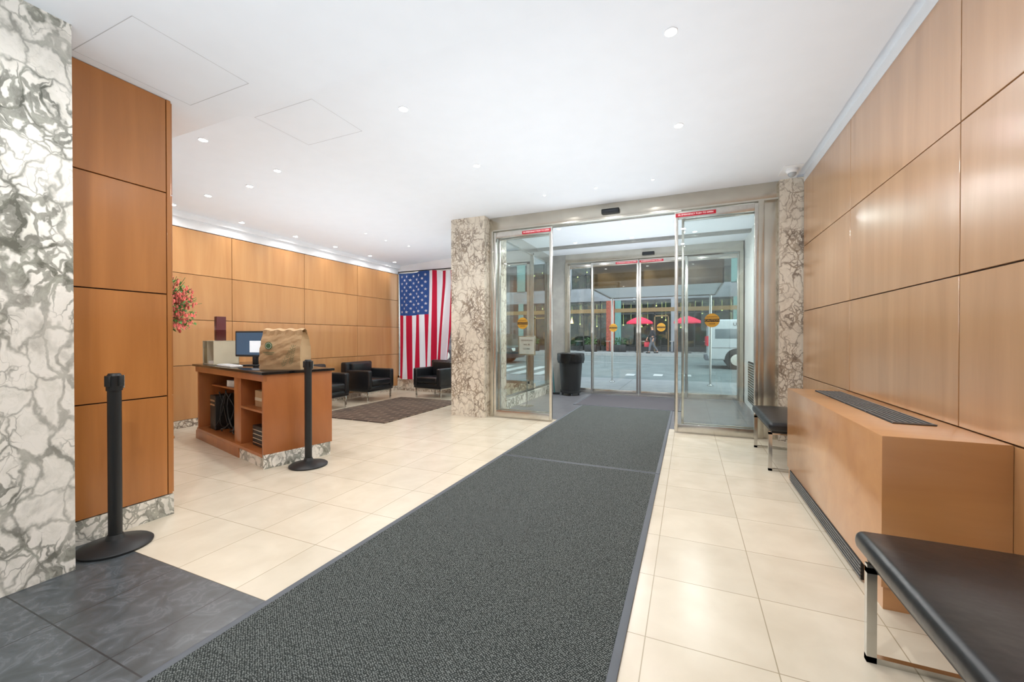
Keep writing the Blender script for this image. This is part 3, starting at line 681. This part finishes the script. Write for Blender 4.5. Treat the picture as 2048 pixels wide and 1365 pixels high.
bm=B(); bx(bm,-45,25,26,31,-.2,.25); fin('sidewalk_far',bm,conc,kind=ST,smooth=False)
# canopy
r=root('entrance_canopy',(-.68,9.05,0),'bronze entrance canopy on slim steel posts over the sidewalk','canopy')
brz=plain('bronze_panel','#6e5638',.22,.7,var=.25,vs=3)
bm=B(); bx(bm,-1.33,1.33,.0,.03,2.3,2.85); bx(bm,-1.33,-1.3,0,2.55,2.3,2.6); bx(bm,1.3,1.33,0,2.55,2.3,2.6); bx(bm,-1.33,1.33,2.52,2.55,2.3,2.6)
fin('fascia',bm,brz,r)
bm=B(); bx(bm,-1.3,1.3,.03,2.52,2.32,2.36); fin('soffit',bm,'white',r)
for x in (-1.26,1.2):
    bm=B(); cyl(bm,(x,2.45,-.02),(x,2.45,2.32),.03); lathe(bm,[(.08,-.02),(.08,.0),(.04,.02)],(x,2.45,0)); fin('post',bm,'chrome',r)
# ---- far building
bld=root('storefront_building',(0,31,.25),'grey stone building with glazed restaurant storefront','building')
stone=plain('grey_cladding','#7b8187',.6,var=.15,vs=1.2); bron=plain('bronze_frame','#7a6545',.4,.4); darkf=plain('dark_frame','#1f2325',.4)
teal=plain('teal_metal','#56807e',.35,var=.1)
bm=B(); bx(bm,-36,9,0,.3,3.75,4.6)
for k in range(1,5): bx(bm,-36,9,.02,.3,6.9+3.2*(k-1),8.0+3.2*(k-1))
bx(bm,-36,9,.25,.4,7.9,18); bx(bm,-36,9,.0,.3,4.6,4.75)
for k in range(6): bx(bm,-36,9,-.012,.0,3.80+k*.13,3.86+k*.13)
fin('cladding',bm,stone,bld)
for i in range(12):
    x=-36+i*3.9; bm=B(); bx(bm,x-.22,x+.22,-.05,.3,0,3.75); bx(bm,x-.35,x+.35,.0,.3,4.7,7); fin('stone_column',bm,stone if i%2 else teal,bld)
bm=B(); x=-5.35; bx(bm,x-.3,x+.3,-.12,.2,0,3.75); fin('brick_column',bm,plain('red_brick','#8a4436',.8,var=.3,vs=8),bld)
def shopmat():
    m,nt,b=newmat('restaurant_interior'); v=mapping(nt,(1.1,1,1.6))
    vo=N(nt,'ShaderNodeTexVoronoi',Scale=2.4,distance='CHEBYCHEV'); L(nt,v,vo.inputs['Vector'])
    sp=N(nt,'ShaderNodeSeparateXYZ'); L(nt,vo.outputs['Color'],sp.inputs[0])
    o=ramp(nt,sp.outputs[0],[(0,C('#120f0d')),(.25,C('#6e4a2e')),(.4,C('#0e1112')),(.55,C('#a8744a')),(.63,C('#1e2426')),(.8,C('#6a6e70')),(.88,C('#34502f')),(1,C('#7c3a30'))],'CONSTANT')
    L(nt,o,b.inputs['Base Color']); L(nt,o,b.inputs['Emission Color']); b.inputs['Emission Strength'].default_value=.7; return m
bm=B(); bx(bm,-36,9,2.4,2.5,0,7.5); bx(bm,-36,9,.3,2.5,3.6,3.75); fin('interior_wall',bm,shopmat(),bld)
bm=B()
for i in range(36):
    x=-36+i*1.3; bx(bm,x-.035,x+.035,-.02,.06,0,3.75)
bx(bm,-36,9,-.02,.06,0,.35); bx(bm,-36,9,-.02,.06,2.7,2.8); bx(bm,-36,9,-.02,.06,3.65,3.75)
for i in range(40):
    x=-36+i*1.15; bx(bm,x-.04,x+.04,.05,.14,4.75,6.95)
bx(bm,-36,9,.05,.14,5.75,5.85)
fin('storefront_frame',bm,darkf,bld)
bm=B(); bx(bm,-36,9,-.06,-.02,2.86,3.15); fin('sign_band',bm,bron,bld)
bm=B()
for x in (-1.75,-10.9): 
    bx(bm,x-.5,x-.42,-.06,.0,0,2.6); bx(bm,x+.42,x+.5,-.06,.0,0,2.6); bx(bm,x-.5,x+.5,-.06,.0,2.5,2.6); bx(bm,x+.3,x+.34,-.12,-.09,.9,1.4)
fin('entrance_frame',bm,bron,bld)
bm=B(); bx(bm,-36,9,.02,.03,.3,3.65); bx(bm,-36,9,.1,.11,4.75,7); fin('storefront_glass',bm,'glassT',bld)
bm=B()
for i in range(90):
    x=-30+i*.42+random.uniform(-.2,.2); z=random.uniform(1.7,3.4); y=random.uniform(.6,2.0); sph(bm,(x,y,z),.055,u=8,v=6); cyl(bm,(x,y,z),(x,y,3.6),.008,seg=5)
for i in range(50):
    x=-30+i*.75; sph(bm,(x,1.5,6.2+.3*math.sin(i*2.1)),.06,u=8,v=6)
fin('pendant_lights',bm,emis('warm_bulb','#ffd58a',7),bld,kind='stuff')
for x in (-9.4,-8.3): 
    bm=B(); cyl(bm,(x,-.1,2.1),(x,-.1,2.5),.12,.02); fin('wall_sconce',bm,emis('sconce_glow','#ffcf8e',3),bld)
# ---- planters
def planter(x,y):
    r=root('planter_box',(x,y,.25),'dark planter box with green shrub outside the restaurant','planter',group='restaurant planters')
    bm=B(); bx(bm,-.4,.4,-.16,.16,0,.5,bev=.015); fin('box',bm,'black',r)
    bm=B()
    for k in range(260):
        p=Vector((random.uniform(-.42,.42),random.uniform(-.2,.2),random.uniform(.48,.95))); d=Vector([random.uniform(-1,1) for _ in range(3)]).normalized()*.13; q=d.cross(Vector((.3,0,1))).normalized()*.035
        quad(bm,[p,p+d/2+q,p+d,p+d/2-q])
    fin('shrub',bm,plain('shrub_green','#41663a',.7,var=.4),r,kind='stuff'); return r
pl=planter(-6.3,28.6)
for x in (-4.3,1.9,-8.6,-10.6,2.9): dup(pl,(x,28.6,.25))
# ---- umbrellas
def umbrella(x,y,label):
    r=root('patio_umbrella',(x,y,.25),label,'umbrella',group='red patio umbrellas')
    bm=B(); cyl(bm,(0,0,.05),(0,0,2.28),.025); fin('pole',bm,'paperw',r)
    bm=B(); lathe(bm,[(.25,0),(.25,.05),(.05,.08)]); fin('base',bm,'black',r)
    bm=B(); n=8; top=bm.verts.new((0,0,2.38)); a=[];b_=[];c=[]
    for i in range(n*2):
        th=i*math.pi/n; rr=1 if i%2==0 else .95
        a.append(bm.verts.new((.4*rr*math.cos(th),.4*rr*math.sin(th),2.25))); b_.append(bm.verts.new((.82*rr*math.cos(th),.82*rr*math.sin(th),2.02+(0 if i%2==0 else .03)))); c.append(bm.verts.new((.83*rr*math.cos(th),.83*rr*math.sin(th),1.88+(0 if i%2==0 else .03))))
    m=n*2
    for i in range(m):
        j=(i+1)%m; bm.faces.new((top,a[i],a[j])); bm.faces.new((a[i],b_[i],b_[j],a[j])); bm.faces.new((b_[i],c[i],c[j],b_[j]))
    fin('canopy_fabric',bm,plain('umbrella_red','#d8284a',.7,emit=.15),r,smooth=False)
    return r
u1=umbrella(-2.95,28.0,'red patio umbrella with scalloped valance over a cafe table'); dup(u1,(-.05,28.0,.25),.3)
def cafe(x,y):
    r=root('cafe_table',(x,y,.25),'small round metal cafe table on the far sidewalk','table',group='cafe tables')
    bm=B(); cyl(bm,(0,0,.72),(0,0,.75),.35,seg=24); fin('table_top',bm,'steel',r)
    bm=B(); cyl(bm,(0,0,.02),(0,0,.72),.03); fin('column',bm,'black',r)
    bm=B(); lathe(bm,[(.24,0),(.24,.02),(.04,.04)]); fin('base',bm,'black',r); return r
t1=cafe(-5.2,29.7)
for p in ((-3.0,29.7),(-.9,29.7),(1.2,29.7),(-7.4,29.7)): dup(t1,p+(.25,))
def cchair(x,y,rz):
    r=root('cafe_chair',(x,y,.25),'dark metal cafe chair on the far sidewalk','chair',rz,group='cafe chairs')
    bm=B(); bx(bm,-.21,.21,-.21,.21,.43,.46,bev=.01); fin('seat',bm,'black',r)
    bm=B(); bx(bm,-.21,.21,.19,.22,.6,.86,bev=.01); bx(bm,-.2,-.17,.19,.22,.46,.6); bx(bm,.17,.2,.19,.22,.46,.6); fin('backrest',bm,'black',r)
    for sx in (-1,1):
        for sy in (-1,1):
            bm=B(); cyl(bm,(sx*.2,sy*.2,0),(sx*.18,sy*.18,.44),.014,seg=8); fin('leg',bm,'black',r)
    return r
c1=cchair(-5.82,29.7,math.pi/2)
for tx in (-3.0,-.9,1.2,-7.4):
    dup(c1,(tx-.62,29.7,.25),math.pi/2)
    dup(c1,(tx+.62,29.7,.25),-math.pi/2)
dup(c1,(-4.58,29.7,.25),-math.pi/2)
# ---- vehicles
def wheel(parent,x,y,rad,w=.2):
    bm=B(); cyl(bm,(x,y-w/2,rad),(x,y+w/2,rad),rad,seg=28); o=fin('wheel',bm,'black',parent,label='black tyre with steel hub')
    bm=B(); s=-1 if y<0 else 1; cyl(bm,(x,y+s*w/2,rad),(x,y+s*(w/2+.01),rad),rad*.62,seg=20); fin('hubcap',bm,'steel',o)
def car(x,y,col,label):
    r=root('car',(x,y,zs(y)),label,'car'); m=plain('car_paint_'+col[1:],col,.2,.2,coat=.5)
    bm=B(); prism(bm,[(-2.2,.25),(2.2,.25),(2.25,.6),(2.15,.78),(1.2,.92),(-1.5,.97),(-2.15,.9),(-2.25,.55)],-.88,.88,bev=.06); 
    a,b=prism(bm,[(-1.75,.93),(1.15,.9),(.45,1.38),(-.2,1.46),(-1.0,1.42)],-.78,.78)
    for v in a+b:
        if v.co.z>1.2: v.co.y*=.82
    fin('car_body',bm,m,r)
    bm=B()
    for s in (-1,1):
        for q in ([(-1.4,1.0),(-.35,1.0),(-.35,1.36),(-.95,1.34)],[(-.27,1.0),(.85,.98),(.38,1.28),(-.2,1.36)]):
            quad(bm,[(px,s*(.785-.14*max(0,(pz-.93)/.5)+.012),pz) for px,pz in q])
    quad(bm,[(1.1,-.7,.95),(1.1,.7,.95),(.52,.6,1.34),(.52,-.6,1.34)])
    fin('window_glass',bm,plain('tinted_glass','#1c2428',.05),r,fixn=False)
    for xx in (-1.4,1.4):
        for yy in (-.8,.8): wheel(r,xx,yy,.33)
    bm=B(); bx(bm,2.14,2.25,-.8,-.5,.6,.74,bev=.01); bx(bm,2.14,2.25,.5,.8,.6,.74,bev=.01); fin('headlight',bm,'paperw',r)
    bm=B(); bx(bm,-2.26,-2.16,-.8,-.5,.65,.8,bev=.01); bx(bm,-2.26,-2.16,.5,.8,.65,.8,bev=.01); fin('taillight',bm,'red',r)
car(-9.9,18.6,'#2a3136','dark grey parked sedan on the street'); car(-15.4,18.6,'#d8dadb','white parked sedan on the street')
r=root('van',(3.38,19.0,zs(19.0)),'silver white delivery van parked on the street','van'); vp=plain('van_silver_white','#b4babd',.25,var=.02,coat=.4)
bm=B(); prism(bm,[(-2.65,.35),(2.6,.3),(2.75,.6),(2.7,1.0),(1.85,1.2),(1.25,1.85),(.9,1.94),(-2.5,1.96),(-2.65,1.7)],-.98,.98,bev=.07,seg=3); fin('van_body',bm,vp,r)
for xx in (-1.63,1.75):
    for yy in (-.88,.88): wheel(r,xx,yy,.36,.24)
bm=B()
for xx in (-1.63,1.75):
    cyl(bm,(xx,-.985,.38),(xx,-.99,.38),.43,seg=28)
fin('wheel_arch',bm,'black',r)
bm=B(); bx(bm,.35,1.2,-.99,-.975,1.15,1.65); bx(bm,-2.4,-1.4,-.99,-.975,1.2,1.58,bev=.005) ; fin('window_glass',bm,plain('van_glass','#6d777c',.08),r)
bm=B(); bx(bm,-2.7,-2.63,-.95,-.75,.9,1.3); bx(bm,-2.7,-2.63,.75,.95,.9,1.3); fin('taillight',bm,'red',r)
bm=B(); bx(bm,-2.75,-2.55,-.95,.95,.32,.5,bev=.02); bx(bm,2.6,2.82,-.95,.95,.3,.5,bev=.02); fin('bumper',bm,'rubber',r)
bm=B()
for x in (-1.3,.25): bx(bm,x-.006,x+.006,-.984,-.979,.5,1.9)
bx(bm,-2.6,1.9,-.99,-.978,.82,.86); fin('door_seam',bm,plain('van_seam','#8b8e90',.5),r)
text('UNIVERSAL',.17,'txtb',r,(-1.3,-1.0,1.75),sx=1.1)
# ---- person walking
def skinned(name,V,E,R,mat,parent,sub=2,rootv=0):
    me=bpy.data.meshes.new(name); me.from_pydata(V,E,[]); o=bpy.data.objects.new(name,me); COL.objects.link(o)
    md=o.modifiers.new('s','SKIN'); md.use_smooth_shade=True
    for i,rr in enumerate(R):
        sv=me.skin_vertices[0].data[i]; sv.radius=(rr,rr) if not isinstance(rr,tuple) else rr; sv.use_root=(i==rootv)
    o.modifiers.new('u','SUBSURF').levels=sub
    dg=bpy.context.evaluated_depsgraph_get(); m2=bpy.data.meshes.new_from_object(o.evaluated_get(dg)); bpy.data.objects.remove(o)
    m2.materials.clear(); m2.materials.append(mat); n=bpy.data.objects.new(name,m2); COL.objects.link(n); n.parent=parent
    for p in m2.polygons:p.use_smooth=True
    return n
P=root('person',(-2.03,26.9,.25),'person in dark jacket and grey trousers walking with a red bag','person',math.radians(200))
skin=plain('skin','#b98a70',.6); jk=plain('dark_jacket','#23262b',.8); tr_=plain('grey_trousers','#55595f',.8)
V=[(0,0,.95),(.01,0,1.15),(.02,0,1.36),(.03,0,1.48),(.04,0,1.56),(.05,0,1.68),
   (.02,.17,1.40),(-.08,.22,1.15),(.02,.24,.93),(.06,.24,.84),
   (.02,-.17,1.40),(.12,-.22,1.15),(.26,-.22,.98),(.31,-.22,.9),
   (.0,.09,.90),(.2,.09,.50),(.24,.09,.09),(.36,.09,.04),
   (.0,-.09,.90),(-.06,-.09,.50),(-.32,-.09,.14),(-.24,-.09,.04)]
E=[(0,1),(1,2),(2,3),(3,4),(4,5),(2,6),(6,7),(7,8),(8,9),(2,10),(10,11),(11,12),(12,13),(0,14),(14,15),(15,16),(16,17),(0,18),(18,19),(19,20),(20,21)]
R=[(.13,.16),(.12,.14),(.13,.17),.055,.075,.085,.06,.045,.035,.035,.06,.045,.035,.035,.085,.06,.04,.035,.085,.06,.04,.035]
skinned('body',V,E,R,skin,P)
jV=[V[0],V[1],V[2],(.025,0,1.45),V[6],V[7],V[8],V[10],V[11],V[12]]
skinned('jacket',jV,[(0,1),(1,2),(2,3),(2,4),(4,5),(5,6),(2,7),(7,8),(8,9)],[(.155,.185),(.145,.165),(.155,.19),.08,.08,.062,.05,.08,.062,.05],jk,P)
tV=[(0,0,.97)]+V[14:17]+V[18:21]
skinned('trousers',tV,[(0,1),(1,2),(2,3),(0,4),(4,5),(5,6)],[(.15,.17),.105,.08,.06,.105,.08,.06],tr_,P)
bm=B(); sph(bm,(.03,0,1.70),.105,sc=(1,.92,1.05)); 
for v in list(bm.verts):
    if v.co.x>.07 and v.co.z<1.72: v.co.x=.07
fin('hair',bm,plain('brown_hair','#2a1d16',.7),P)
bm=B(); sph(bm,(.135,0,1.66),.016); sph(bm,(.125,.03,1.69),.009,mi=1); sph(bm,(.125,-.03,1.69),.009,mi=1); bx(bm,.12,.128,-.022,.022,1.615,1.625,mi=2); sph(bm,(.04,.085,1.66),.02); sph(bm,(.04,-.085,1.66),.02)
fin('face',bm,[skin,'txtb','red'],P)
for s,(hx,hy,hz) in ((1,(.06,.24,.84)),(-1,(.31,-.22,.9))):
    bm=B(); bx(bm,hx-.03,hx+.03,hy-.015,hy+.015,hz-.07,hz+.02,bev=.01)
    for i in range(4): cyl(bm,(hx-.024+i*.016,hy,hz-.06),(hx-.02+i*.016,hy,hz-.13+abs(i-1.5)*.01),.008,.006,seg=6)
    cyl(bm,(hx+.03,hy,hz-.01),(hx+.055,hy,hz-.07),.009,.007,seg=6)
    fin('hand',bm,skin,P)
for fx,fz in ((.3,.0),(-.24,.0)):
    bm=B(); y=.09 if fx>0 else -.09; bx(bm,fx-.12,fx+.15,y-.05,y+.05,0,.09,bev=.03,seg=3); fin('shoe',bm,'black',P)
bm=B(); bx(bm,-.16,.16,-.06,.06,0,.3,bev=.02); tube(bm,[(-.08,0,.3),(-.05,0,.44),(.05,0,.44),(.08,0,.3)],.008,6)
pw=Matrix.Translation((-2.03,26.9,.25))@Matrix.Rotation(math.radians(200),4,'Z')@Vector((.31,-.22,.40))
fin('shopping_bag',bm,plain('bag_red','#b52d3c',.6),loc=pw,rot=(0,0,math.radians(200)),label='red shopping bag held by the walking person',cat='bag')
# ------------------------------------------------------------ world / sun
w=bpy.data.worlds.new('World'); S.world=w; w.use_nodes=True; nt=w.node_tree; bg=nt.nodes['Background']
tc=N(nt,'ShaderNodeTexCoord'); sx=N(nt,'ShaderNodeSeparateXYZ'); L(nt,tc.outputs['Generated'],sx.inputs[0])
o=ramp(nt,sx.outputs[2],[(.0,C('#d6dadc')),(.3,C('#e6ecf0')),(1,C('#cddcee'))]); L(nt,o,bg.inputs[0]); bg.inputs[1].default_value=2.9
sd=bpy.data.lights.new('sun','SUN'); sd.energy=1.5; sd.angle=math.radians(20); sd.color=(1,.97,.92); so=bpy.data.objects.new('sun',sd); COL.objects.link(so); so.rotation_euler=(math.radians(48),0,math.radians(25))
# ------------------------------------------------------------ camera
cd=bpy.data.cameras.new('cam'); cd.sensor_width=36; cd.lens=36*814/2048; cd.clip_start=.05; cd.clip_end=200
co=bpy.data.objects.new('camera',cd); COL.objects.link(co); co.location=(0,0,1.2); co.rotation_euler=(math.radians(90-.4),0,math.radians(23.4)); S.camera=co
